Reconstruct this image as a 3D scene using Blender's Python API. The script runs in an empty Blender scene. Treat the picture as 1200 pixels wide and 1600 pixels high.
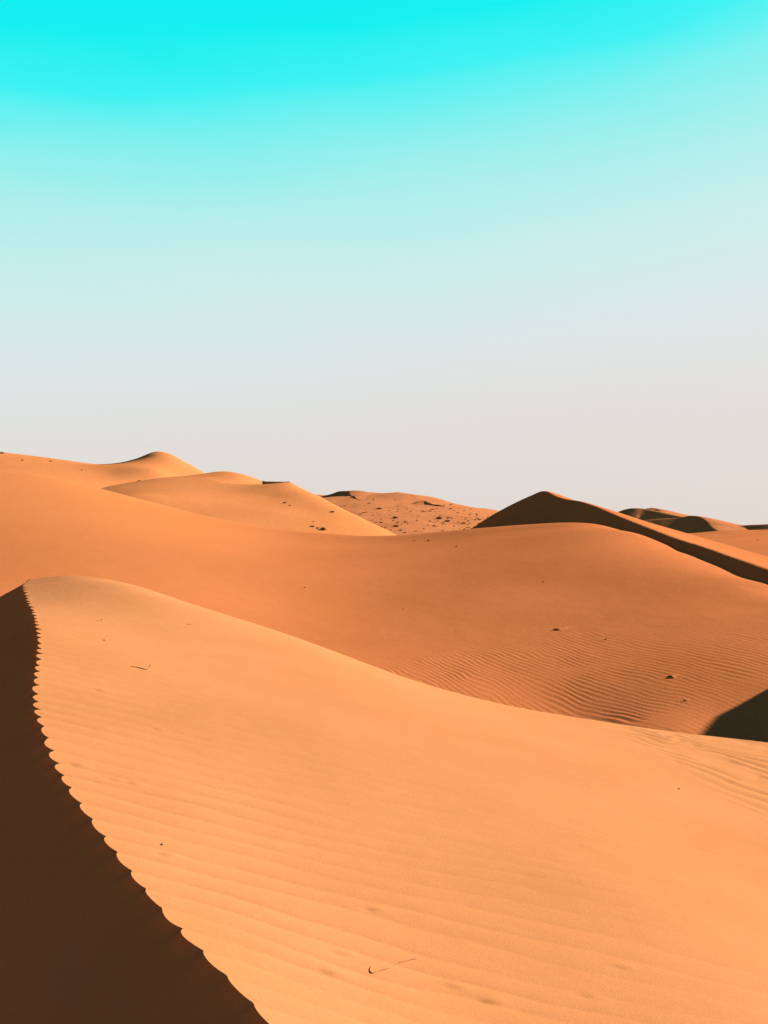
import bpy, math, random
import numpy as np
R = math.radians
scene = bpy.context.scene
col = scene.collection

# ------------------------------------------------------------------ camera
FPX, HOR = 1300.0, 830.0                 # focal length and horizon row on a 1200x1600 frame
PITCH = math.atan((HOR - 800.0) / FPX)
cam_d = bpy.data.cameras.new("camera")
cam_d.sensor_fit = 'VERTICAL'; cam_d.sensor_height = 24.0; cam_d.lens = 24.0 * FPX / 1600.0
cam_d.clip_start = 0.05; cam_d.clip_end = 20000.0
cam = bpy.data.objects.new("camera", cam_d); col.objects.link(cam)
cam.rotation_euler = (R(90) + PITCH, 0, 0)
scene.camera = cam

# ------------------------------------------------------------------ light
SUN_EL, SUN_AZ = R(24.0), R(25.5)        # azimuth from +X (right) towards +Y (away)
SUN = np.array([math.cos(SUN_EL) * math.cos(SUN_AZ), math.cos(SUN_EL) * math.sin(SUN_AZ), math.sin(SUN_EL)])
EXPOSURE = 2.25
sun_d = bpy.data.lights.new("sun", 'SUN'); sun_d.energy = 5.0; sun_d.angle = R(0.7); sun_d.color = (1.0, 0.98, 0.94)
sun = bpy.data.objects.new("sun", sun_d); col.objects.link(sun)
from mathutils import Vector
sun.rotation_euler = Vector(SUN).to_track_quat('Z', 'Y').to_euler()
sun.location = (60, 30, 40)

world = bpy.data.worlds.new("World"); scene.world = world; world.use_nodes = True
nt = world.node_tree; nt.nodes.clear()
def N(t, **kw):
    n = nt.nodes.new(t)
    for k, v in kw.items(): setattr(n, k, v)
    return n
L = lambda a, b: nt.links.new(a, b)
def lin(c):
    c = c / 255.0
    return c / 12.92 if c <= 0.04045 else ((c + 0.055) / 1.055) ** 2.4
def rgb(*c): return tuple(lin(v) for v in c) + (1.0,)
out = N('ShaderNodeOutputWorld'); bg = N('ShaderNodeBackground')
tc = N('ShaderNodeTexCoord')
sep = N('ShaderNodeSeparateXYZ'); L(tc.outputs['Generated'], sep.inputs[0])
# air scatters a little more light on the sun's side of the sky: the pale band stands higher there
sdot = N('ShaderNodeVectorMath', operation='DOT_PRODUCT'); L(tc.outputs['Generated'], sdot.inputs[0])
sdot.inputs[1].default_value = (math.cos(SUN_AZ), math.sin(SUN_AZ), 0)
mul = N('ShaderNodeMath', operation='MULTIPLY_ADD'); L(sdot.outputs['Value'], mul.inputs[0]); mul.inputs[1].default_value = -0.10
mul.inputs[2].default_value = 0.043
wn = N('ShaderNodeTexNoise'); wn.inputs['Scale'].default_value = 3.0; wn.inputs['Detail'].default_value = 5.0
wmap = N('ShaderNodeMapping'); wmap.inputs['Scale'].default_value = (1, 1, 5.0)
L(tc.outputs['Generated'], wmap.inputs[0]); L(wmap.outputs[0], wn.inputs['Vector'])
wm2 = N('ShaderNodeMath', operation='MULTIPLY_ADD'); L(wn.outputs['Fac'], wm2.inputs[0]); wm2.inputs[1].default_value = 0.045
wm2.inputs[2].default_value = -0.0225
ad1 = N('ShaderNodeMath', operation='ADD'); L(mul.outputs[0], ad1.inputs[0]); L(wm2.outputs[0], ad1.inputs[1])
ad2 = N('ShaderNodeMath', operation='ADD'); L(ad1.outputs[0], ad2.inputs[0]); L(sep.outputs['Z'], ad2.inputs[1])
ramp = N('ShaderNodeValToRGB'); L(ad2.outputs[0], ramp.inputs[0])
stops = [(0.0, rgb(224, 215, 210)), (0.08, rgb(226, 218, 213)), (0.14, rgb(225, 223, 220)), (0.207, rgb(221, 229, 228)), (0.31, rgb(201, 237, 235)),
         (0.3745, rgb(176, 239, 236)), (0.433, rgb(138, 240, 237)), (0.487, rgb(62, 242, 243)), (0.531, rgb(10, 240, 240)), (0.585, rgb(0, 238, 238)),
         (0.63, rgb(4, 185, 220)), (0.70, rgb(26, 104, 176)), (0.82, rgb(44, 70, 140)), (1.0, rgb(56, 58, 118))]
el = ramp.color_ramp.elements
while len(el) < len(stops): el.new(0.5)
for e, (p, c) in zip(el, stops): e.position = p; e.color = c
sky = N('ShaderNodeTexSky'); sky.sky_type = 'NISHITA'; sky.sun_disc = False
sky.sun_elevation = SUN_EL; sky.sun_rotation = R(90) - SUN_AZ; sky.dust_density = 1.5
SKY_STRENGTH = 0.06
scl = N('ShaderNodeVectorMath', operation='SCALE'); L(ramp.outputs[0], scl.inputs[0])
scl.inputs['Scale'].default_value = 1.0 / (SKY_STRENGTH * 2 ** EXPOSURE)
mix = N('ShaderNodeMix', data_type='RGBA'); mix.inputs[0].default_value = 0.985
L(sky.outputs[0], mix.inputs[6]); L(scl.outputs[0], mix.inputs[7])
L(mix.outputs[2], bg.inputs['Color']); bg.inputs['Strength'].default_value = SKY_STRENGTH
L(bg.outputs[0], out.inputs[0])

scene.view_settings.view_transform = 'Standard'; scene.view_settings.look = 'None'
scene.view_settings.gamma = 1.0; scene.view_settings.use_curve_mapping = False
scene.view_settings.exposure = EXPOSURE
scene.render.engine = 'CYCLES'
scene.cycles.max_bounces = 6; scene.cycles.diffuse_bounces = 5

# ------------------------------------------------------------------ helpers
rnd = np.random.default_rng(7)
random.seed(7)

def P(px, py, d):
    """world point seen at a photo pixel, d metres ahead"""
    x = (px - 600.0) / FPX; y = (800.0 - py) / FPX
    dy = math.cos(PITCH) - y * math.sin(PITCH); dz = math.sin(PITCH) + y * math.cos(PITCH)
    return np.array([x / dy * d, d, dz / dy * d])

def vnoise(x, y, seed=0):
    """smooth value noise, -1..1"""
    xi = np.floor(x).astype(np.int64); yi = np.floor(y).astype(np.int64)
    fx = x - xi; fy = y - yi
    fx = fx * fx * fx * (fx * (fx * 6 - 15) + 10); fy = fy * fy * fy * (fy * (fy * 6 - 15) + 10)
    def h(a, b):
        n = (a * 374761393 + b * 668265263 + seed * 974634777) & 0xFFFFFFFF
        n = ((n ^ (n >> 13)) * 1274126177) & 0xFFFFFFFF
        return ((n ^ (n >> 16)) & 0xFFFF) / 32767.5 - 1.0
    a = h(xi, yi); b = h(xi + 1, yi); c = h(xi, yi + 1); d = h(xi + 1, yi + 1)
    return (a + (b - a) * fx) * (1 - fy) + (c + (d - c) * fx) * fy
def fbm(x, y, seed=0, oct=4):
    s = np.zeros_like(x); a = 1.0; t = 0
    for i in range(oct):
        s = s + a * vnoise(x * 2 ** i + 17.3 * i, y * 2 ** i - 9.1 * i, seed + i); t += a; a *= 0.5
    return s / t
def sstep(a, b, x):
    t = np.clip((x - a) / (b - a), 0, 1); return t * t * (3 - 2 * t)
def smin(a, b, k):
    h = np.clip(0.5 + 0.5 * (b - a) / k, 0, 1)
    return b + (a - b) * h - k * h * (1 - h)

class TPS:
    """smooth surface z(x,y) through scattered points"""
    def __init__(self, pts, lam=0.0):
        p = np.array(pts, float)
        self.c = p[:, :2].mean(0); self.s = p[:, :2].std(0).max()
        q = (p[:, :2] - self.c) / self.s; n = len(q)
        K = self.k(((q[:, None] - q[None]) ** 2).sum(-1)) + lam * np.eye(n)
        Pm = np.hstack([np.ones((n, 1)), q])
        A = np.zeros((n + 3, n + 3)); A[:n, :n] = K; A[:n, n:] = Pm; A[n:, :n] = Pm.T
        w = np.linalg.solve(A, np.concatenate([p[:, 2], np.zeros(3)]))
        self.q, self.w, self.a = q, w[:n], w[n:]
    @staticmethod
    def k(r2):
        return 0.5 * r2 * np.log(r2 + 1e-12)
    def __call__(self, x, y):
        x = np.asarray(x, float); sh = x.shape
        X = (x.ravel() - self.c[0]) / self.s; Y = (np.asarray(y, float).ravel() - self.c[1]) / self.s
        z = self.a[0] + self.a[1] * X + self.a[2] * Y
        for (qx, qy), w in zip(self.q, self.w):
            z += w * self.k((X - qx) ** 2 + (Y - qy) ** 2)
        return z.reshape(sh)

def rim(px, py, d, dl, k):
    """three points that make the surface just graze the sight line there: a rounded skyline"""
    o = [P(px, py, d)]
    for s in (-1, 1):
        q = P(px, py, d + s * dl); q[2] -= k * dl * dl; o.append(q)
    return o

def catmull(pts, n):
    p = np.array(pts, float); m = len(p)
    p = np.vstack([2 * p[0] - p[1], p, 2 * p[-1] - p[-2]])
    t = np.linspace(0, m - 1 - 1e-9, n); i = t.astype(int); f = (t - i)[:, None]
    a, b, c, d = p[i], p[i + 1], p[i + 2], p[i + 3]
    return 0.5 * (2 * b + (c - a) * f + (2 * a - 5 * b + 4 * c - d) * f ** 2 + (3 * b - a - 3 * c + d) * f ** 3)

class Brink:
    """a dune with a sharp crest: slip face on the right-hand side of the crest line, windward slope on the other"""
    def __init__(self, crest, slip=0.62, wind=0.2, bulge=None, run=8.0, n=500, soft=0, flat=None):
        self.flat = flat if flat is not None else run * 0.5
        self.c = catmull(crest, n)
        if soft:                                            # iron small wiggles out of the crest line
            k = np.hanning(2 * soft + 1); k /= k.sum()
            pad = np.pad(self.c, ((soft, soft), (0, 0)), mode='edge')
            self.c = np.stack([np.convolve(pad[:, i], k, 'valid') for i in range(3)], 1)
        self.slip, self.run = slip, run
        self.wind = np.full(n, wind) if np.isscalar(wind) else np.interp(np.linspace(0, 1, n), *zip(*wind))
        t = np.gradient(self.c[:, :2], axis=0); self.t = t / (np.linalg.norm(t, axis=1)[:, None] + 1e-9)
        self.b = np.interp(np.linspace(0, 1, n), *zip(*(bulge or [(0, 0), (1, 0)])))
    def near(self, x, y):
        x = np.asarray(x, float); sh = x.shape; x = x.ravel(); y = np.asarray(y, float).ravel()
        idx = np.empty(len(x), int); C = self.c[:, :2].astype(np.float32)
        for a in range(0, len(x), 20000):
            dx = x[a:a + 20000, None].astype(np.float32) - C[None, :, 0]; dy = y[a:a + 20000, None].astype(np.float32) - C[None, :, 1]
            idx[a:a + 20000] = np.argmin(dx * dx + dy * dy, axis=1)
        q = self.c[idx]; t = self.t[idx]
        rx, ry = x - q[:, 0], y - q[:, 1]
        side = t[:, 0] * ry - t[:, 1] * rx                 # >0 left of the line: windward
        dist = np.hypot(rx, ry)
        inner = (idx > 0) & (idx < len(self.c) - 1)
        dd = np.where(inner, np.abs(side), dist)
        return idx, np.sign(side), dd, q[:, 2], sh
    def __call__(self, x, y):
        idx, sg, d, zb, sh = self.near(x, y)
        b = self.b[idx]; u = d / self.run
        zw = zb + b * (np.sin(np.minimum(u, 1) * math.pi)) - self.wind[idx] * (np.sqrt(d * d + self.flat ** 2) - self.flat)
        zs = zb - self.slip * d
        return np.where(sg > 0, zw, zs).reshape(sh)

def carve(fn, brink, depth, back):
    # a small slip face cut into a hill along a crest line: a step down on the right-hand side that runs out after `back` metres
    prof = np.interp(np.linspace(0, 1, len(brink.c)), *zip(*depth))
    def g(x, y):
        idx, sg, d, zb, sh = brink.near(x, y)
        h = prof[idx]; inner = (idx > 0) & (idx < len(brink.c) - 1) & (sg < 0)
        cut = np.where(inner, np.minimum(1.0 * d, h) * np.clip(1 - (d - 1) / back, 0, 1), 0.0)
        return fn(x, y) - cut.reshape(sh)
    return g
def heightmesh(name, X, Y, Z, mats, smooth=True, split=None, label=None, kind="structure"):
    h, w = X.shape
    co = np.stack([X, Y, Z], -1).reshape(-1, 3)
    i = np.arange(h * w).reshape(h, w)
    f = np.stack([i[:-1, :-1], i[:-1, 1:], i[1:, 1:], i[1:, :-1]], -1)
    if split is not None:                                  # leave out the sliver between two doubled columns
        f = np.delete(f, split, axis=1)
    f = f.reshape(-1, 4)
    me = bpy.data.meshes.new(name)
    me.vertices.add(len(co)); me.vertices.foreach_set("co", co.ravel())
    me.loops.add(len(f) * 4); me.loops.foreach_set("vertex_index", f.ravel().astype(np.int32))
    me.polygons.add(len(f)); me.polygons.foreach_set("loop_start", np.arange(0, len(f) * 4, 4, dtype=np.int32))
    me.update(calc_edges=True)
    me.polygons.foreach_set("use_smooth", np.full(len(f), smooth)); me.update()
    me.materials.append(mats)
    o = bpy.data.objects.new(name, me); col.objects.link(o)
    o["kind"] = kind
    if label: o["label"] = label
    return o

# ------------------------------------------------------------------ materials
def sand(name, base, var=0.06, grain=260.0, gstr=0.12, patch=0.5, coarse=None):
    m = bpy.data.materials.new(name); m.use_nodes = True
    t = m.node_tree; b = t.nodes['Principled BSDF']
    tc = t.nodes.new('ShaderNodeTexCoord')
    n1 = t.nodes.new('ShaderNodeTexNoise'); n1.inputs['Scale'].default_value = patch; n1.inputs['Detail'].default_value = 6; n1.inputs['Roughness'].default_value = 0.6
    n2 = t.nodes.new('ShaderNodeTexNoise'); n2.inputs['Scale'].default_value = grain; n2.inputs['Detail'].default_value = 2
    t.links.new(tc.outputs['Object'], n1.inputs['Vector']); t.links.new(tc.outputs['Object'], n2.inputs['Vector'])
    r = t.nodes.new('ShaderNodeValToRGB')
    lo = [c * (1 - var) for c in base]; hi = [c * (1 + var) for c in base]; lo[2] *= 0.95; hi[2] *= 1.06; lo[1] *= 0.985
    r.color_ramp.elements[0].position = 0.3; r.color_ramp.elements[0].color = (*lo, 1)
    r.color_ramp.elements[1].position = 0.7; r.color_ramp.elements[1].color = (*hi, 1)
    t.links.new(n1.outputs['Fac'], r.inputs[0])
    r2 = t.nodes.new('ShaderNodeMapRange'); r2.inputs['To Min'].default_value = 0.86; r2.inputs['To Max'].default_value = 1.14
    r2.inputs['From Min'].default_value = 0.25; r2.inputs['From Max'].default_value = 0.75
    t.links.new(n2.outputs['Fac'], r2.inputs['Value'])
    mx = t.nodes.new('ShaderNodeVectorMath'); mx.operation = 'SCALE'
    t.links.new(r.outputs[0], mx.inputs[0]); t.links.new(r2.outputs[0], mx.inputs['Scale'])
    n4 = t.nodes.new('ShaderNodeTexNoise'); n4.inputs['Scale'].default_value = grain * 0.35; n4.inputs['Detail'].default_value = 4; n4.inputs['Roughness'].default_value = 0.75
    t.links.new(tc.outputs['Object'], n4.inputs['Vector'])
    r4 = t.nodes.new('ShaderNodeMapRange'); r4.inputs['From Min'].default_value = 0.3; r4.inputs['From Max'].default_value = 0.7
    r4.inputs['To Min'].default_value = 0.93; r4.inputs['To Max'].default_value = 1.07
    t.links.new(n4.outputs['Fac'], r4.inputs['Value'])
    mx4 = t.nodes.new('ShaderNodeVectorMath'); mx4.operation = 'SCALE'
    t.links.new(mx.outputs[0], mx4.inputs[0]); t.links.new(r4.outputs[0], mx4.inputs['Scale'])
    t.links.new(mx4.outputs[0], b.inputs['Base Color'])
    b.inputs['Roughness'].default_value = 1.0; b.inputs['Specular IOR Level'].default_value = 0.0; b.inputs['Diffuse Roughness'].default_value = 0.0
    bp = t.nodes.new('ShaderNodeBump'); bp.inputs['Strength'].default_value = gstr; bp.inputs['Distance'].default_value = 0.6 / grain
    t.links.new(n2.outputs['Fac'], bp.inputs['Height'])
    last = bp
    if coarse:
        n3 = t.nodes.new('ShaderNodeTexNoise'); n3.inputs['Scale'].default_value = coarse[0]; n3.inputs['Detail'].default_value = 4
        t.links.new(tc.outputs['Object'], n3.inputs['Vector'])
        b3 = t.nodes.new('ShaderNodeBump'); b3.inputs['Strength'].default_value = 0.5; b3.inputs['Distance'].default_value = coarse[1]
        t.links.new(n3.outputs['Fac'], b3.inputs['Height']); t.links.new(bp.outputs[0], b3.inputs['Normal']); last = b3
    t.links.new(last.outputs[0], b.inputs['Normal'])
    return m
def bowl_light_tint(m, pale, x0, x1):
    # bowl's light put into the colour: paler on the sunlit left, redder right
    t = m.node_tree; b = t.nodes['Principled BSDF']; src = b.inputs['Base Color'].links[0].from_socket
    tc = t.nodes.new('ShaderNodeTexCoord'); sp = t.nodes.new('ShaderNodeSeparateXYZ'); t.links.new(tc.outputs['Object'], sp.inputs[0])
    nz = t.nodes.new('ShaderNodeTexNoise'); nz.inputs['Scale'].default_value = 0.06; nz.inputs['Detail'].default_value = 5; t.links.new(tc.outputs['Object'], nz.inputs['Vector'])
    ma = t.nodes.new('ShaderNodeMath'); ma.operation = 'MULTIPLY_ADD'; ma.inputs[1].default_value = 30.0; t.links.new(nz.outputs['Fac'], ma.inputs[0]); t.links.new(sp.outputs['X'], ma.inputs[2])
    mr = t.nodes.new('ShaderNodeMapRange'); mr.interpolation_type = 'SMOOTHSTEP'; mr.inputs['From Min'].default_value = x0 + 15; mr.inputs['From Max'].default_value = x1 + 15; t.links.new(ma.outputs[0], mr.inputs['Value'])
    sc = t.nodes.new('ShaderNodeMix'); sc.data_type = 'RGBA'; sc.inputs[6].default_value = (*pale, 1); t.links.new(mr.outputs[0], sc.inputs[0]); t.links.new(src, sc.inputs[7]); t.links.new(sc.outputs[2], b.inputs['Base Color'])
def plain(name, base, rough=0.85, var=0.3, scale=30):
    m = bpy.data.materials.new(name); m.use_nodes = True
    t = m.node_tree; b = t.nodes['Principled BSDF']
    n = t.nodes.new('ShaderNodeTexNoise'); n.inputs['Scale'].default_value = scale
    tc = t.nodes.new('ShaderNodeTexCoord'); t.links.new(tc.outputs['Object'], n.inputs['Vector'])
    r = t.nodes.new('ShaderNodeValToRGB')
    r.color_ramp.elements[0].position = 0.3; r.color_ramp.elements[0].color = (*[c * (1 - var) for c in base], 1)
    r.color_ramp.elements[1].position = 0.7; r.color_ramp.elements[1].color = (*[c * (1 + var) for c in base], 1)
    t.links.new(n.outputs['Fac'], r.inputs[0]); t.links.new(r.outputs[0], b.inputs['Base Color'])
    b.inputs['Roughness'].default_value = rough; b.inputs['Specular IOR Level'].default_value = 0.1
    return m
SAND = (0.226, 0.0850, 0.0300)
M_fore = sand('fine_orange_sand', SAND, 0.06, 300.0, 0.5, 0.7, coarse=(70.0, 0.002))
M_mid = sand('valley_sand', (0.236, 0.0690, 0.0215), 0.05, 22.0, 0.25, 0.12, coarse=(1.2, 0.03))
M_hill = sand('hill_sand', (0.270, 0.0905, 0.0285), 0.05, 6.0, 0.10, 0.05, coarse=(0.25, 0.10))
M_far = sand('far_sand', (0.238, 0.0790, 0.0280), 0.09, 1.5, 0.06, 0.04, coarse=(0.12, 0.4))
bowl_light_tint(M_mid, (0.262, 0.0850, 0.0265), -45.0, 8.0)
M_scrub = plain('dry_scrub', (0.105, 0.048, 0.022))
M_twig = plain('dry_twig', (0.20, 0.070, 0.022), scale=80)
M_stone = plain('dark_stone', (0.12, 0.055, 0.025))

# ------------------------------------------------------------------ the foreground dune
crestpix = [(560, 1790, 2.05), (490, 1690, 2.32), (420, 1600, 2.68), (330, 1505, 3.02), (250, 1420, 3.42), (165, 1310, 4.05), (103, 1220, 4.72),
            (72, 1150, 5.4), (58, 1100, 6.05), (58, 1060, 6.7), (63, 1020, 7.55), (62, 985, 8.5), (54, 955, 9.7), (44, 932, 10.9), (39, 914, 12.1),
            (45, 908.5, 13.2), (53, 905.5, 14.5), (60, 910, 17.0), (60, 925, 19.5)]
crest = catmull([P(*c) for c in crestpix], 600)
cy, cx, cz = crest[:, 1], crest[:, 0], crest[:, 2]
# number of ripples counted along the crest, from the spacing seen in the photograph
spx = [(2.0, 0.145), (2.7, 0.16), (3.4, 0.165), (4.2, 0.175), (5.5, 0.185), (7.0, 0.20), (9.0, 0.215), (12, 0.235), (17, 0.25)]
yy = np.linspace(1.0, 20, 4000)
nn = np.concatenate([[0], np.cumsum(np.diff(yy) / np.interp(yy[:-1], *zip(*spx)) * 1.0)])
nwob = nn + 0.24 * vnoise(nn * 0.45, yy * 0 + 3.3, 5) + 0.10 * vnoise(nn * 1.1, yy * 0 + 1.3, 8)
ripn = lambda y: np.interp(y, yy, nwob)
sil = [(72, 903, 13.9), (100, 900, 13.7), (140, 902.5, 13.4), (200, 912, 13.1), (300, 944, 12.7), (400, 975, 12.5), (500, 1010, 12.3), (600, 1048, 12.1), (700, 1080, 11.9),
       (800, 1104, 11.7), (900, 1121, 11.6), (1000, 1137, 11.5), (1100, 1150, 11.5), (1200, 1162, 11.5), (1320, 1180, 11.5), (1500, 1215, 11.5)]
pts = []
for c in crestpix[:-2]: pts.append(P(*c))
for s in sil:
    pts += rim(*s, 1.2, 0.035)
    q = P(s[0], s[1], s[2] + 5); q[2] -= 1.6; pts.append(q)
for x, y in ((0.4, 2.6), (1.6, 2.8), (3.2, 3.2), (1.4, 4.6), (3.3, 5.2), (0.2, 5.5), (-1.2, 7.0), (1.8, 7.5), (4.5, 8.0), (-2.6, 9.4), (0.0, 9.2)):
    pts.append(np.array([x, y, -1.655 - (0.205 * (x + 0.4) if y > 6 else 0.155 * (x + 0.4) + 0.02 * (x + 0.4) ** 2) - 0.012 * (y - 2.7) + (0.07 if y > 6.5 else 0.0)]))
W1 = TPS(pts, 2e-4)
dents = [P(575, 1337, 3.9), P(525, 1437, 3.4), P(700, 1468, 3.35), P(240, 1107, 6.0), P(200, 1210, 4.9), P(172, 1205, 4.9), P(755, 1495, 3.3),
         P(735, 1585, 2.9), P(250, 1318, 4.0), P(505, 1490, 3.2), P(112, 1195, 5.0), P(910, 1490, 3.5), P(965, 1445, 3.8), P(150, 1060, 6.7)]
def fore_rip(x, y):
    """wind ripples on the lit face"""
    xc = np.interp(y, cy, cx); t = x - xc
    ye = y + 0.10 * np.minimum(t, 3) * sstep(0.0, 0.5, t) - 0.035 * np.maximum(t - 1.2, 0) ** 1.3 + 0.045 * fbm(x * 0.9, y * 2.0, 3, 3) * sstep(0.05, 0.8, t) * 2.2
    ph = ripn(ye)
    f = ph - np.floor(ph)
    prof = np.abs(np.sin(math.pi * f)) ** 0.6
    amp = 0.009 * np.exp(-np.maximum(t, 0) / (0.75 + 1.5 * sstep(7.0, 2.6, y))) * (0.75 + 0.5 * fbm(x * 1.1, y * 3.0, 11, 3))
    amp = amp * (0.55 + 0.45 * sstep(8, 3.5, y)) + 0.0034 * np.exp(-np.maximum(t, 0) / 3.0) * sstep(0.1, 1.0, t) * sstep(7.5, 4.0, y) * (0.6 + 0.8 * fbm(x * 0.8, y * 2.5, 21, 3))
    h = amp * (prof - 0.6)
    # finer, forking ripples between them
    ph2 = 1.9 * ph + 0.9 * fbm(x * 1.6, y * 3.2, 131, 3) + 0.35 * x
    m2 = sstep(-0.1, 0.45, fbm(x * 0.55, y * 0.9, 133, 3) + 0.12) * sstep(0.15, 1.0, t) * sstep(9.0, 4.0, y)
    h = h + 0.0026 * m2 * (np.abs(np.sin(math.pi * ph2)) ** 0.6 - 0.65)
    # zigzag ripples low on the right flank
    mz = sstep(1.7, 3.6, x - 0.12 * (y - 8)) * sstep(6.0, 8.0, y) * (0.5 + 0.5 * fbm(x * 0.7, y * 0.7, 41, 2)) * sstep(-0.6, 0.8, x - 2.7 + 0.25 * (y - 9))
    zz = 0.25 * x + 0.80 * y + 0.34 * np.abs(((x * 2.3 + 0.25 * y + 0.8 * vnoise(x * 1.3, y * 1.3, 44)) % 2.0) - 1.0) + 0.22 * fbm(x * 1.2, y * 1.2, 43, 3)
    fz = zz / 0.30; fz = fz - np.floor(fz)
    h = h + 0.045 * mz * (np.abs(np.sin(math.pi * fz)) ** 0.6 - 0.7)
    # a soft fold down the flank and lazy undulation
    h = h + 0.012 * fbm(x * 0.35, y * 0.35, 61, 2)
    h = h + 0.0012 * fbm(x * 9, y * 14, 71, 3)
    for q in dents:
        h = h - 0.005 * np.exp(-(((x - q[0]) / 0.028) ** 2 + ((y - q[1] - 0.1 * (x - q[0])) / 0.013) ** 2)) \
              + 0.004 * np.exp(-(((x - q[0] - 0.05) / 0.05) ** 2 + ((y - q[1] - 0.03) / 0.03) ** 2))
    return h
def ws(x, y): return W1(x, y) + fore_rip(x, y)

# rows by depth, columns from the brink outwards on both sides
ys = [1.0]
while ys[-1] < 19: ys.append(ys[-1] + max(0.010, 0.0065 * (ys[-1] / 2.7) ** 1.45))
ys = np.array(ys)
def grow(a, r, lim, cap):
    o = [0.0]; s = a
    while o[-1] < lim: o.append(o[-1] + s); s = min(s * r, cap)
    return np.array(o)
ur = grow(0.008, 1.012, 14.0, 0.045); ul = grow(0.010, 1.06, 14.0, 0.5)
YR, UR = np.meshgrid(ys, ur, indexing='ij'); YL, UL = np.meshgrid(ys, ul[::-1], indexing='ij')
txy = np.gradient(np.interp(ys, cy, cx), ys); nrm = np.sqrt(1 + txy ** 2)
nx, ny = -1 / nrm, txy / nrm                                # towards the slip face
ph = ripn(ys); lam = np.interp(ys, *zip(*spx))
lob = (np.abs(np.sin(math.pi * ph)) ** 0.6 - 0.5) * lam * (0.185 + 0.06 * sstep(3.2, 5.5, ys) + 0.07 * vnoise(ph * 0.8, ph * 0, 3)) * (1 + 0.25 * sstep(5, 11, ys)) * sstep(19, 13.5, ys)
def brinkgrid(Y, U, sg):
    fade = np.exp(-U / (0.07 if sg > 0 else 0.05))
    X = np.interp(Y, cy, cx) + sg * U + (nx * lob)[:, None] * fade
    return X, Y + (ny * lob)[:, None] * fade
XR, YR2 = brinkgrid(YR, UR, 1); ZR = ws(XR, YR2)
# the last centimetres before the brink round over softly
XL, YL2 = brinkgrid(YL, UL, -1)
zb = ZR[:, :1]
und = 0.02 * fbm(XL * 0.8, YL2 * 0.8, 91, 3) * sstep(0.0, 0.6, UL) + 0.004 * fbm(XL * 5, YL2 * 5, 93, 4) * sstep(0.0, 0.2, UL) + 0.008 * fbm(YL2 * 2.6 - XL * 0.4, UL * 0.35, 97, 3) * sstep(0.1, 0.7, UL)
lobl = lob[:, None]
zsm = lambda y: np.interp(y, cy, W1(cx, cy))
def slip_plane(X, Y): return zsm(Y) + 0.53 * (X - np.interp(Y, cy, cx))
ZL = slip_plane(XL, YL2) + (zb - slip_plane(XR[:, :1], YR2[:, :1])) * np.exp(-UL / 0.045) + und - 0.03 * (1 - np.exp(-UL / 0.5))
ZL = np.maximum(ZL, -9.0 - 0.02 * UL)
fore = heightmesh('foreground_dune', np.hstack([XL, XR]), np.hstack([YL2, YR2]), np.hstack([ZL, ZR]), M_fore, split=XL.shape[1] - 1,
                  label="nearest dune with a scalloped crest, dark slip face left and bright rippled flank")
def fore_h(x, y):
    x = np.asarray(x, float); y = np.asarray(y, float)
    xc = np.interp(y, cy, cx)
    z = np.where(x > xc, ws(x, y), -99.0)
    return np.where((y > 1) & (y < 18.5), z, -99.0)

# ------------------------------------------------------------------ the broad bowl behind it
pts = []
for c in [(-250, 720, 112, 6, .012), (-120, 725, 110, 6, .012), (0, 736, 108, 6, .010), (90, 747, 107, 6, .010), (170, 767, 104, 6, .008), (300, 802, 99, 6, .004), (370, 816, 96, 5, .010), (450, 828.5, 93, 5, .016),
          (520, 834, 91, 5, .018), (600, 837, 88, 5, .02), (680, 831.5, 86, 5, .02), (735, 826.5, 84.5, 5, .02), (800, 821, 83, 5, .02), (850, 818, 81, 5, .02),
          (930, 819, 78, 4, .02), (1000, 835, 71, 3, .02)]:
    pts += rim(*c)
    q = P(c[0], c[1], c[2] + 18); q[2] -= 3.0; pts.append(q)
for c in [(0, 905, 45), (0, 840, 60), (0, 785, 80), (150, 830, 66), (150, 900, 47), (300, 865, 60), (300, 930, 44), (300, 1000, 33), (450, 870, 66),
          (450, 940, 46), (450, 1010, 35), (600, 870, 66), (600, 930, 49), (600, 1000, 37), (600, 1060, 30), (750, 860, 65), (750, 930, 47), (750, 1000, 36.5),
          (750, 1085, 28.5), (900, 850, 63), (900, 920, 47), (900, 1000, 35.5), (900, 1070, 29.6), (900, 1125, 26.9), (1040, 856, 65), (1050, 900, 48), (1050, 960, 38.6), (1050, 1040, 30.7),
          (1050, 1140, 24.8), (1080, 871, 59.5), (1130, 891, 53.0), (1200, 914, 45.5), (1200, 950, 39), (1200, 1000, 33), (1200, 1090, 27.0), (1200, 1165, 24), (1200, 1300, 19.5), (900, 1260, 21), (600, 1180, 23), (300, 1100, 25), (0, 1000, 30), (-250, 900, 48), (-250, 800, 72),
          (1350, 950, 38), (1350, 1080, 27), (1350, 1250, 20)]:
    pts.append(P(*c))
for c in [(1050, 839, 70), (1100, 855, 62), (1150, 873, 55), (1200, 890, 48), (1262, 916, 43)]:
    pts.append(P(*c) - [0, 0, 0.9]); pts.append(P(*c) + [6, 2, -3.4]); pts.append(P(*c) + [16, 5, -8]); pts.append(P(*c) + [30, 8, -13])
for v in ((24.5, 38, -5.0), (30, 34, -8), (25, 28, -7.0), (33, 42, -9), (19, 22, -6.6), (32, 24, -9)): pts.append(np.array(v, float))
B2 = TPS(pts, 4e-4)
tufts_mid = [(872, 983, 0.30), (1050, 1058, 0.22)]
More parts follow.
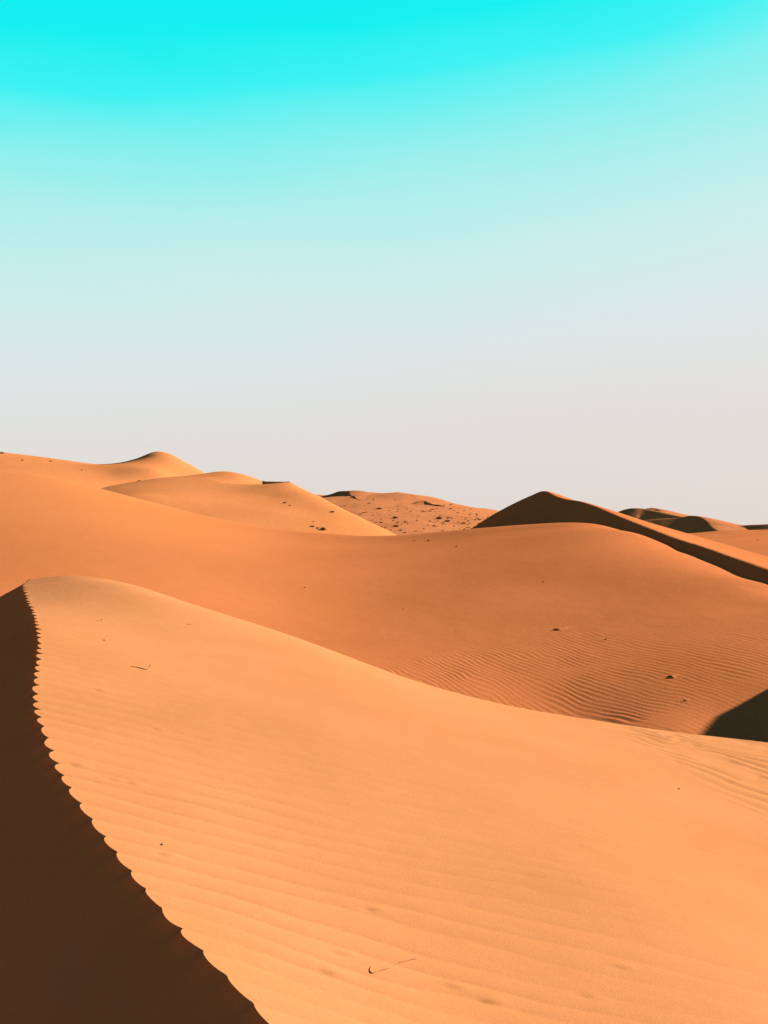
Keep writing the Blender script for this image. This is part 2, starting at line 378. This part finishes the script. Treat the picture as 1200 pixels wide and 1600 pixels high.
def mid_h(x, y):
    x = np.asarray(x, float); y = np.asarray(y, float)
    z = B2(x, y)
    k = x / np.maximum(y, 1)
    # megaripples: crests run from far left to near right
    m = sstep(-0.02, 0.16, k + 0.012 * (36 - y) + 0.05 * fbm(x * 0.12, y * 0.06, 7, 3)) * sstep(62, 30, y)
    streak = 0.22 + 0.78 * sstep(-0.3, 0.35, fbm(x * 0.10 + y * 0.02, y * 0.32 - x * 0.12, 15, 3)); m = m * streak
    warp = 0.55 * fbm(x * 0.22, y * 0.16, 19, 3) + 0.12 * fbm(x * 1.3, y * 0.7, 23, 2)
    ph = (x * 0.80 + y * 0.46) / 0.255 + warp / 0.255
    f = ph - np.floor(ph)
    prof = np.where(f < 0.68, f / 0.68, (1 - f) / 0.32)     # lee side short
    prof = prof * prof * (3 - 2 * prof)
    amp = 0.030 * (0.36 + 0.75 * sstep(40, 25, y)) * (0.75 + 0.5 * fbm(x * 0.8, y * 0.45, 27, 2))
    z = z + m * amp * (prof - 0.5)
    z = z + 0.05 * fbm(x * 0.07, y * 0.07, 33, 3) + 0.012 * fbm(x * 0.5, y * 0.4, 35, 3) * sstep(90, 40, y)
    return z
ks = np.concatenate([np.linspace(-0.95, -0.5, 60, endpoint=False), np.linspace(-0.5, -0.03, 260, endpoint=False), np.linspace(-0.03, 0.5, 620, endpoint=False), np.linspace(0.5, 0.95, 90)])
yr = [17.0]
while yr[-1] < 135: yr.append(yr[-1] + 0.055 * (yr[-1] / 24) ** 1.65)
YM, KM = np.meshgrid(np.array(yr), ks, indexing='ij')
XM = YM * KM
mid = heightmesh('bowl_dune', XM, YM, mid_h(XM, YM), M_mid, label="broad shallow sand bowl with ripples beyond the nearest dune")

# added slope, out of view at left, bouncing warm light onto the slip face
gx = np.arange(-75, -4, 0.5); gy = np.arange(-45, 60, 0.6)
GX, GY = np.meshgrid(gx, gy)
foot = -(4.6 + 0.54 * np.maximum(GY, -6) - 0.25 * np.minimum(GY + 6, 0))
rise = np.maximum(foot - GX, 0)
GZ = -4.6 + 0.55 * (np.sqrt(rise ** 2 + 9) - 3) - 0.0016 * rise ** 2 + 0.3 * fbm(GX * 0.08, GY * 0.08, 66, 3)
heightmesh('bounce_slope', GX, GY, GZ, M_mid, label="added sunlit slope out of view at left, bouncing light onto the slip face")

# ------------------------------------------------------------------ the sharp-crested dune on the right
def surface(px, py, fn, d0, d1, n=1500):
    d = np.geomspace(d0, d1, n)
    q = np.array([P(px, py, 1.0)]) * d[:, None]
    z = fn(q[:, 0], q[:, 1]); hit = np.nonzero(z >= q[:, 2])[0]
    i = hit[0] if len(hit) else n - 1
    return Vector((q[i, 0], q[i, 1], float(z[i])))
c3 = [P(650, 872, 107), P(690, 850, 104), P(735, 826, 101), P(765, 807, 99), P(800, 788, 97), P(830, 774, 94.5), P(850, 767, 92), P(868, 775, 90), P(885, 780, 88.5), P(905, 783, 87),
      P(930, 791, 85), P(960, 804, 82), P(1000, 820, 77), P(1050, 839, 70), P(1100, 855, 62), P(1150, 873, 55), P(1200, 890, 48), P(1262, 916, 43)]
c3 += [np.array(v, float) for v in ((22.5, 37.5, -3.15), (23.45, 33.75, -2.6), (24.5, 32.85, 0.4), (24.5, 32.35, 1.1), (24.5, 31.75, 1.55), (24.5, 30.65, 1.7), (24.9, 27.25, 1.7), (26.0, 21.25, 0.7), (27.5, 14.25, -0.8))]
D3 = Brink(c3, slip=0.65, wind=[(0, 0.46), (0.20, 0.40), (0.26, 0.27), (0.42, 0.25), (0.48, 0.36), (0.54, 0.46), (1, 0.46)], run=4.0, n=1400, soft=16, flat=0.8)
def right_h(x, y): return D3(x, y) + 0.03 * fbm(x * 0.15, y * 0.15, 51, 2)
gx = np.concatenate([np.arange(2, 34, 0.14), np.arange(34, 75, 0.5)]); gy = np.concatenate([np.arange(8, 25, 0.3), np.arange(25, 108, 0.14), np.arange(108, 135, 0.5)])
GX, GY = np.meshgrid(gx, gy)
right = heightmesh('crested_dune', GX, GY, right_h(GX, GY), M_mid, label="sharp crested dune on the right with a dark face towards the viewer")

# ------------------------------------------------------------------ hills on the left
pts = []
for c in [(250, 747, 136, 5, .01), (308, 741, 142, 5, .014), (328, 738.5, 144, 5, .015), (350, 736.5, 145, 5, .016), (378, 740.5, 143, 5, .016), (410, 750.5, 140.5, 4, .018), (433, 752.5, 137, 4, .018), (451, 752, 134, 4, .018), (470, 762, 131, 4, .018), (500, 776, 127, 4, .018), (530, 792, 122, 4, .018),
          (560, 807, 118, 4, .018), (600, 826, 114, 4, .018), (640, 846, 112, 4, .018)]:
    pts += rim(*c)
    q = P(c[0], c[1], c[2] + 20); q[2] -= 5; pts.append(q)
for c in [(165, 768, 120), (200, 775, 108), (250, 772, 113), (250, 790, 104), (300, 770, 118), (300, 800, 103), (350, 765, 124), (350, 790, 109), (350, 820, 97), (420, 775, 121), (420, 800, 108), (450, 838, 96), (480, 800, 112), (520, 815, 107), (560, 832, 104), (600, 848, 102), (100, 800, 108)]:
    pts.append(P(*c))
T2 = TPS(pts, 1e-4)
hill2_h = carve(lambda x, y: T2(x, y) + 0.05 * fbm(x * 0.1, y * 0.1, 81, 3), Brink([P(407, 749.5, 143), P(414, 752.5, 141.5), P(421, 752.5, 140), P(433, 754.5, 138), P(443, 753.5, 136), P(450, 751.5, 134.3), P(453, 753, 133)], n=200),
                [(0, 0), (0.12, 0.2), (0.3, 0.7), (0.55, 0.9), (0.8, 0.85), (0.97, 0.6), (1, 0.1)], 10.0)
gx = np.concatenate([np.arange(-55, -23, 0.28), np.arange(-23, -14, 0.1), np.arange(-14, 8, 0.28)]); gy = np.concatenate([np.arange(94, 124, 0.3), np.arange(124, 144, 0.11), np.arange(144, 166, 0.4)])
GX, GY = np.meshgrid(gx, gy)
heightmesh('rounded_dune', GX, GY, hill2_h(GX, GY), M_hill, label="bright rounded dune at left centre, its crest bearing a small dark notch")

pts = []
for c in [(-250, 680, 172, 6, .008), (-100, 693, 171, 6, .008), (0, 706, 170, 6, .008), (60, 713, 169, 6, .008), (110, 719, 168, 6, .008), (150, 723.5, 167, 6, .008), (190, 722, 168, 6, .008), (220, 714, 169, 5, .012),
          (240, 706, 170, 5, .016), (262, 707.5, 170, 5, .016), (285, 719, 169, 5, .016), (310, 733, 167, 5, .016), (350, 757, 164, 5, .016), (420, 795, 160, 5, .016)]:
    pts += rim(*c)
    q = P(c[0], c[1], c[2] + 25); q[2] -= 6; pts.append(q)
for c in [(-100, 720, 140), (-100, 745, 120), (0, 722, 142), (0, 745, 122), (100, 735, 140), (100, 760, 118), (170, 740, 142), (170, 768, 124), (240, 735, 146), (240, 778, 128), (290, 750, 150), (290, 790, 134), (350, 800, 140)]:
    pts.append(P(*c))
T1 = TPS(pts, 1e-4)
hill1_h = carve(lambda x, y: T1(x, y) + 0.08 * fbm(x * 0.06, y * 0.06, 85, 3), Brink([P(70, 716, 175), P(110, 719.5, 173.5), P(150, 723.5, 171.5), P(175, 722.5, 170.5), P(200, 719, 169.8), P(215, 715, 169.2), P(226, 711, 168.2), P(231, 709.5, 167), P(232.5, 709.7, 165.8)], n=300),
                [(0, 0), (0.25, 0.12), (0.5, 0.5), (0.75, 0.65), (0.9, 0.95), (0.98, 0.9), (1, 0.4)], 14.0)
gx = np.concatenate([np.arange(-110, -72, 0.5), np.arange(-72, -44, 0.14), np.arange(-44, -15, 0.4)]); gy = np.concatenate([np.arange(112, 150, 0.5), np.arange(150, 174, 0.15), np.arange(174, 205, 0.5)])
GX, GY = np.meshgrid(gx, gy)
heightmesh('high_dune', GX, GY, hill1_h(GX, GY), M_hill, label="highest dune on the left skyline with a rounded peak")

def small_brink(name, pix, label, slip=0.62, wind=0.2, bulge=None, run=6.0, res=0.25, pad=(14, 14), mat=None, cut=None):
    c = [P(*p) for p in pix]
    D = Brink(c, slip, wind, bulge, run, n=300)
    a = np.array(c); x0, y0 = a[:, 0].min() - pad[0], a[:, 1].min() - pad[1]; x1, y1 = a[:, 0].max() + pad[0], a[:, 1].max() + pad[1]
    GX, GY = np.meshgrid(np.arange(x0, x1, res), np.arange(y0, y1, res))
    Z = D(GX, GY) + 0.02 * fbm(GX * 0.2, GY * 0.2, 55, 2)
    heightmesh(name, GX, GY, Z, mat or M_hill, label=label)
    return D
# ------------------------------------------------------------------ scrubby rise in the middle distance
pts = []
for c in [(380, 776, 395, 15, .003), (480, 773, 390, 15, .003), (530, 773, 380, 15, .003), (570, 768.5, 370, 15, .003), (590, 771, 365, 15, .003), (620, 769.5, 360, 15, .003), (650, 773, 355, 15, .003), (680, 778, 350, 15, .003), (705, 785, 340, 15, .003), (730, 790.5, 330, 15, .003),
          (770, 797, 310, 15, .003), (830, 812, 300, 15, .003), (920, 830, 300, 15, .003)]:
    pts += rim(*c)
    q = P(c[0], c[1], c[2] + 60); q[2] -= 6; pts.append(q)
for c in [(480, 795, 280), (530, 800, 260), (560, 790, 290), (600, 815, 220), (600, 790, 290), (650, 830, 190), (650, 800, 260), (680, 790, 300), (720, 825, 200), (720, 805, 250), (770, 825, 210), (770, 808, 260), (600, 850, 165), (720, 860, 150), (450, 830, 190)]:
    pts.append(P(*c))
T4 = TPS(pts, 1e-4)
def plain_h(x, y):
    b = fbm(x * 0.035, y * 0.02, 101, 4)
    return T4(x, y) + 0.45 * b * sstep(380, 300, y) + 0.35 * np.maximum(fbm(x * 0.13, y * 0.09, 105, 3), 0)
gx = np.arange(-70, 110, 0.7); gy = np.arange(150, 450, 1.0)
GX, GY = np.meshgrid(gx, gy)
heightmesh('scrub_slope', GX, GY, plain_h(GX, GY), M_far, label="distant pinkish slope dotted with dark scrub")
small_brink('far_peak', [(525, 778, 352), (533, 774, 354), (540, 770, 355), (545, 767, 356), (546, 771, 350), (549, 776, 342)], "small far peak with a dark left face on the scrub slope",
            res=0.5, pad=(16, 20), wind=0.12, mat=M_far, run=10, bulge=[(0, 0), (0.5, 0.4), (1, 0.3)])
small_brink('dark_hummock', [(648, 787, 296), (656, 783.5, 298), (662, 781.8, 299), (668, 784, 298), (677, 788, 296)], "dark pointed hummock on the far scrub slope",
            res=0.3, pad=(8, 10), wind=0.3, mat=M_far)

# ------------------------------------------------------------------ dunes beyond, on the right
pts = []
for c in [(940, 850, 205, 8, .006), (1030, 835, 205, 8, .006), (1070, 833.5, 205, 8, .006), (1100, 831.5, 205, 8, .006), (1130, 828.5, 205, 8, .006), (1165, 828, 205, 8, .006), (1200, 827.5, 205, 8, .006), (1300, 826, 205, 8, .006), (1400, 826, 205, 8, .006)]:
    pts += rim(*c)
    q = P(c[0], c[1], c[2] + 30); q[2] -= 4; pts.append(q)
for c in [(1030, 850, 150), (1100, 850, 145), (1200, 845, 150), (1300, 845, 150), (1100, 875, 105), (1200, 880, 100), (1300, 890, 95), (1000, 870, 120), (1400, 880, 100), (1200, 905, 72), (1300, 925, 66), (1400, 935, 66)]:
    pts.append(P(*c))
T5 = TPS(pts, 1e-4)
gx = np.arange(26, 150, 0.6); gy = np.arange(64, 250, 0.7)
GX, GY = np.meshgrid(gx, gy)
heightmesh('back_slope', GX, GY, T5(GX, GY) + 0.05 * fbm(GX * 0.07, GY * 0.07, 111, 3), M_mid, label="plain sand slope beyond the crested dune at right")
small_brink('distant_dune', [(940, 812, 290), (965, 800, 288), (980, 795, 286), (992, 794, 284), (1010, 795.5, 282), (1040, 802, 276), (1070, 808.5, 270), (1100, 818, 262)], "dark distant dune behind the crested dune, the left one",
            res=0.5, pad=(22, 30), wind=0.2, mat=M_far, slip=0.5)
small_brink('distant_dune', [(1000, 797, 330), (1010, 794.5, 328), (1020, 793.5, 326), (1028, 795.5, 324), (1034, 800, 318)], "tiny pale crest peeping over the dark distant dune",
            res=0.4, pad=(14, 20), wind=0.25, mat=M_far, slip=0.35)
small_brink('distant_dune', [(1010, 812.5, 245), (1030, 810.5, 244), (1055, 809.5, 242), (1070, 807, 241), (1080, 805.5, 240), (1092, 807, 238), (1103, 813, 234), (1110, 821, 229), (1118, 827, 224), (1130, 832, 218)], "dark dome shaped distant dune, the middle one on the right skyline",
            res=0.4, pad=(20, 26), wind=0.22, mat=M_far, slip=0.5)
small_brink('distant_dune', [(1120, 833, 236), (1132, 828, 235), (1140, 824, 234), (1148, 821.5, 233), (1165, 820.5, 232), (1185, 819.5, 230), (1210, 819, 228), (1260, 822, 224), (1330, 828, 220)], "low dark distant dune at the right edge of the picture",
            res=0.4, pad=(20, 26), wind=0.2, mat=M_far, slip=0.5)

# ------------------------------------------------------------------ desert floor to the horizon
a = np.concatenate([-np.geomspace(6000, 20, 24), [0], np.geomspace(20, 6000, 24)])
GX, GY = np.meshgrid(a, a + 60)
heightmesh('desert_floor', GX, GY, -11 + 0.8 * fbm(GX * 0.01, GY * 0.01, 3, 3), M_far, label="flat desert floor under the dunes")

# ------------------------------------------------------------------ small things on the sand
def meshobj(name, v, f, mat, parent=None, smooth=False):
    me = bpy.data.meshes.new(name); me.from_pydata([tuple(p) for p in v], [], f); me.update()
    if smooth: me.polygons.foreach_set("use_smooth", [True] * len(f))
    me.materials.append(mat)
    o = bpy.data.objects.new(name, me); col.objects.link(o)
    if parent: o.parent = parent
    return o
def tag(o, label, cat, group=None):
    o["label"] = label; o["category"] = cat
    if group: o["group"] = group
    return o
def tube(path, radii, seg=7):
    v, f = [], []
    p = [Vector(q) for q in path]
    for i, q in enumerate(p):
        t = (p[min(i + 1, len(p) - 1)] - p[max(i - 1, 0)]).normalized()
        a = t.cross(Vector((0, 0, 1)));  a = a.normalized() if a.length > 1e-4 else Vector((1, 0, 0))
        b = a.cross(t)
        for k in range(seg):
            w = 2 * math.pi * k / seg; v.append(q + (a * math.cos(w) + b * math.sin(w)) * radii[i])
    for i in range(len(p) - 1):
        for k in range(seg):
            f.append((i * seg + k, i * seg + (k + 1) % seg, (i + 1) * seg + (k + 1) % seg, (i + 1) * seg + k))
    f.append(tuple(range(seg))[::-1]); f.append(tuple((len(p) - 1) * seg + k for k in range(seg)))
    return v, f
def twig(pix, d0, d1, r, label, lift=0.7):
    c = catmull([surface(px, py, fore_h, d0, d1) for px, py in pix], max(6, 5 * len(pix)))
    base = Vector(c[0]); n = len(c)
    path = [Vector(q) + Vector((0, 0, r * lift)) - base for q in c]
    rad = [r * (0.55 + 0.45 * math.sin(math.pi * (0.15 + 0.8 * i / (n - 1)))) * (1 + 0.15 * math.sin(i * 2.3)) for i in range(n)]
    v, f = tube(path, rad)
    o = meshobj('twig', v, f, M_twig, smooth=True); o.location = base
    tag(o, label, 'twig', 'twigs on the nearest dune')
    return o
twig([(581, 1510), (578, 1516), (581, 1521), (592, 1517.5), (606, 1513), (616, 1507), (630, 1503.5), (642, 1500), (651, 1498.5)], 2.2, 8, 0.0028, "thin bent twig with a hooked end, low on the nearest dune's bright flank")
twig([(205, 1042), (215, 1043), (228, 1046.5), (233, 1044), (237, 1038)], 4, 14, 0.0042, "tick shaped twig high up on the nearest dune's bright flank")
twig([(152, 970), (156, 969), (160, 969.5)], 4, 14, 0.006, "tiny dark twig scrap close under the nearest dune's rounded top")
twig([(163, 1001), (166, 999.5), (170, 999)], 4, 14, 0.007, "tiny dark twig scrap between the scalloped crest and the tick shaped twig")
twig([(293, 976), (295, 975.5), (298, 976)], 4, 14, 0.006, "tiny twig scrap near the nearest dune's upper skyline edge")

def pebble(loc, s, label, mat=M_stone, seed=0):
    r = random.Random(seed); v, f = [], []
    for i in range(5):
        th = math.pi * (i + 0.5) / 5
        for k in range(8):
            w = 2 * math.pi * k / 8; q = 1 + r.uniform(-0.18, 0.18)
            v.append((s * 1.4 * math.sin(th) * math.cos(w) * q, s * math.sin(th) * math.sin(w) * q, s * 0.7 * math.cos(th) * q))
    for i in range(4):
        for k in range(8): f.append((i * 8 + k, (i + 1) * 8 + k, (i + 1) * 8 + (k + 1) % 8, i * 8 + (k + 1) % 8))
    f.append(tuple(range(8))); f.append(tuple(32 + k for k in range(8))[::-1])
    o = meshobj('pebble', v, f, mat, smooth=True); o.location = loc + Vector((0, 0, s * 0.3)); o.rotation_euler.z = r.uniform(0, 6)
    return tag(o, label, 'pebble', 'pebbles on the sand')
pebble(surface(1061, 1233, fore_h, 2, 13), 0.009, "small dark pebble beside the zigzag ripples at right", seed=2)
pebble(surface(253, 1320, fore_h, 2, 10), 0.006, "small dark pebble on the ripples near the scalloped crest", seed=3)

def shrub_mesh(seed, n=110, w=1.0, h=0.55):
    """a low dry cushion shrub: many thin crooked stems with small leaf blades"""
    r = random.Random(seed); v, f = [], []
    def blade(a, b, wd):
        t = (b - a); s = t.cross(Vector((r.uniform(-1, 1), r.uniform(-1, 1), r.uniform(-1, 1))))
        s = s.normalized() * wd if s.length > 1e-5 else Vector((wd, 0, 0))
        i = len(v); m = (a + b) / 2 + Vector((r.uniform(-1, 1), r.uniform(-1, 1), r.uniform(0, 1))) * 0.04
        v.extend([a - s * 0.4, a + s * 0.4, m + s, b, m - s]); f.append((i, i + 1, i + 2, i + 3, i + 4))
    for k in range(n):
        an = r.uniform(0, 2 * math.pi); up = r.uniform(0.08, 1.35); L_ = r.uniform(0.45, 1.0)
        root = Vector((r.gauss(0, 0.12) * w, r.gauss(0, 0.12) * w, -0.05))
        tip = root + Vector((math.cos(an) * math.cos(up) * w * 0.5 * L_, math.sin(an) * math.cos(up) * w * 0.5 * L_, math.sin(up) * h * L_ + 0.04))
        blade(root, tip, 0.03 * w)
        for j in range(2):
            q = root.lerp(tip, r.uniform(0.5, 0.95)); blade(q, q + Vector((r.gauss(0, .1), r.gauss(0, .1), abs(r.gauss(0, .08)))) * w, 0.035 * w)
    me = bpy.data.meshes.new('desert_shrub'); me.from_pydata([tuple(p) for p in v], [], f); me.update(); me.materials.append(M_scrub)
    return me
SHR = [shrub_mesh(s, 70 + 10 * s, 1.0, 0.35 + 0.07 * s) for s in range(5)]
def shrub(loc, s, label, group, k=None, sq=1.0, cat='shrub'):
    o = bpy.data.objects.new('desert_shrub', SHR[random.randrange(5) if k is None else k]); col.objects.link(o)
    s *= 0.8
    o.location = loc; o.scale = (s, s, s * sq); o.rotation_euler.z = random.uniform(0, 6.28)
    return tag(o, label, cat, group)
# single shrubs one can point to
G1 = 'lone shrubs on the dunes'
for px, py, fn, d0, d1, s, lab in [
    (519, 800.5, hill2_h, 95, 150, 1.0, "round dark shrub on the rounded dune's right shoulder"),
    (505, 828, hill2_h, 90, 150, 1.3, "darkest shrub at the foot of the rounded dune, right end of a row"),
    (488, 823, hill2_h, 90, 150, 1.0, "brown shrub at the foot of the rounded dune, left end of a row"),
    (496, 825.5, hill2_h, 90, 150, 0.8, "small shrub between two larger ones at the rounded dune's foot"),
    (490, 815.5, hill2_h, 90, 150, 0.5, "tiny shrub just above the row at the rounded dune's foot"),
    (445, 786, hill2_h, 95, 150, 0.9, "flat brown shrub in the middle of the rounded dune's bright face"),
    (453, 790, hill2_h, 95, 150, 0.5, "tiny shrub right beside the flat shrub on the bright face"),
    (669.5, 845, mid_h, 50, 88, 0.55, "dark little shrub just below the bowl's far rim, left of the crested dune"),
    (647.5, 845.5, mid_h, 50, 88, 0.32, "faint small shrub left of the dark one below the bowl's rim"),
    (713, 854.5, mid_h, 45, 88, 0.30, "faint scrap of shrub below the left foot of the crested dune"),
    (476, 918.5, mid_h, 30, 80, 0.22, "small dry shrub alone on the smooth left side of the bowl"),
    (630.5, 952, mid_h, 25, 80, 0.12, "tiny dark shrub in the smooth centre of the bowl"),
    (849, 909.5, mid_h, 25, 80, 0.18, "small shrub scrap high in the bowl beneath the crested dune"),
    (947, 999, mid_h, 25, 70, 0.16, "little dark shrub scrap among the bowl's fine ripples"),
    (1184, 844, lambda x, y: T5(x, y), 95, 230, 0.7, "small shrub on the back slope at the right edge"),
    (1070, 839, lambda x, y: T5(x, y), 95, 230, 1.2, "dark flat shrub on the back slope just over the crest line"),
    (35, 719.5, hill1_h, 110, 172, 0.9, "left one of two small shrubs near the top of the left skyline"),
    (79, 721, hill1_h, 110, 172, 0.8, "right one of two small shrubs near the top of the left skyline"),
    (3, 708.5, hill1_h, 110, 172, 1.6, "dark shrub at the very left edge of the skyline"),
    (218, 752, hill1_h, 110, 172, 0.8, "small shrub on the high dune just above the shaded wedge"),
    (128, 734.5, hill1_h, 110, 172, 0.6, "small faint shrub on the high dune under the thin dark crescent")]:
    shrub(surface(px, py, fn, d0, d1), s * 0.8, lab, G1, sq=0.8)
# the scatter of scrub on the far slope
G2 = 'scrub on the far slope'; LAB = "one of many small dark shrubs scattered over the distant slope"
big = [(592, 795.5, 3.6, "widest dark shrub on the upper left of the far slope"), (617, 810, 2.6, "dark shrub in the middle of the far slope"), (686, 811, 3.2, "dark shrub low on the far slope, left one of a pair"),
       (699, 815, 2.8, "dark shrub low on the far slope, right one of a pair"), (619, 823, 2.4, "dark shrub at the bottom of the far slope"), (626, 829, 1.8, "lowest dark shrub on the far slope"), (725, 818, 2.2, "dark shrub nearest the crested dune's left foot")]
for px, py, s, lab in big: shrub(surface(px, py, plain_h, 150, 420), s * 0.75, lab, G2, sq=0.7)
cnt = 0
while cnt < 190:
    px = random.uniform(515, 772); top = np.interp(px, [515, 560, 620, 690, 772], [778, 776, 774, 785, 799]); py = random.uniform(top + 1, 833)
    dens = 0.35 + 0.65 * (px - 515) / 257
    if py < 786 and px < 650: dens *= 0.2
    if random.random() > dens: continue
    q = surface(px, py, plain_h, 150, 420, 500)
    shrub(q, random.choice([0.5, 0.6, 0.8, 1.0, 1.4]) * q.y / 260, LAB, G2, sq=random.uniform(0.45, 0.8)); cnt += 1

# two half-buried clumps with a tail of sand blown up beside them
def clump(px, py, w, label, seed, high=0.17):
    r = random.Random(seed); base = surface(px, py, mid_h, 22, 60)
    e = bpy.data.objects.new('buried_clump', None); col.objects.link(e); e.location = base
    tag(e, label, 'clump', 'half-buried clumps in the bowl')
    nx_, ny_ = 34, 16; v, f = [], []
    for i in range(nx_):
        for j in range(ny_):
            x = -0.5 * w + i / (nx_ - 1) * 4.2 * w; y = (j / (ny_ - 1) - 0.5) * 1.5 * w
            u = x / w
            prof = high * w * (sstep(-0.5, 0.05, np.array(u)) * math.exp(-max(u, 0) / 1.1)) * math.exp(-(y / (0.38 * w)) ** 2)
            X, Y = x * SUN[0] - y * SUN[1], x * SUN[1] + y * SUN[0]
            z = float(mid_h(np.array([base.x + X]), np.array([base.y + Y]))[0]) - base.z
            v.append((X, Y, z - 0.012 + float(prof) * (1 + 0.25 * float(vnoise(np.array([X * 6]), np.array([Y * 6]), seed)[0]))))
    for i in range(nx_ - 1):
        for j in range(ny_ - 1): f.append((i * ny_ + j, (i + 1) * ny_ + j, (i + 1) * ny_ + j + 1, i * ny_ + j + 1))
    meshobj('sand_tail', v, f, M_mid, e, smooth=True)
    o = bpy.data.objects.new('stems', SHR[seed % 5]); col.objects.link(o); o.parent = e; o.location = (-0.25 * w, -0.05 * w, 0.02); o.scale = (w * 0.32, w * 0.32, w * 0.17)
clump(872, 984, 0.55, "half buried dry clump with a pale sand tail, upper one in the bowl", 1)
clump(1049, 1058, 0.34, "half buried clump with a sand tail, lower one nearer the dark shadow", 3, 0.20)
clump(1071, 1095, 0.22, "faint half buried clump just above the dark shadow at right", 4)
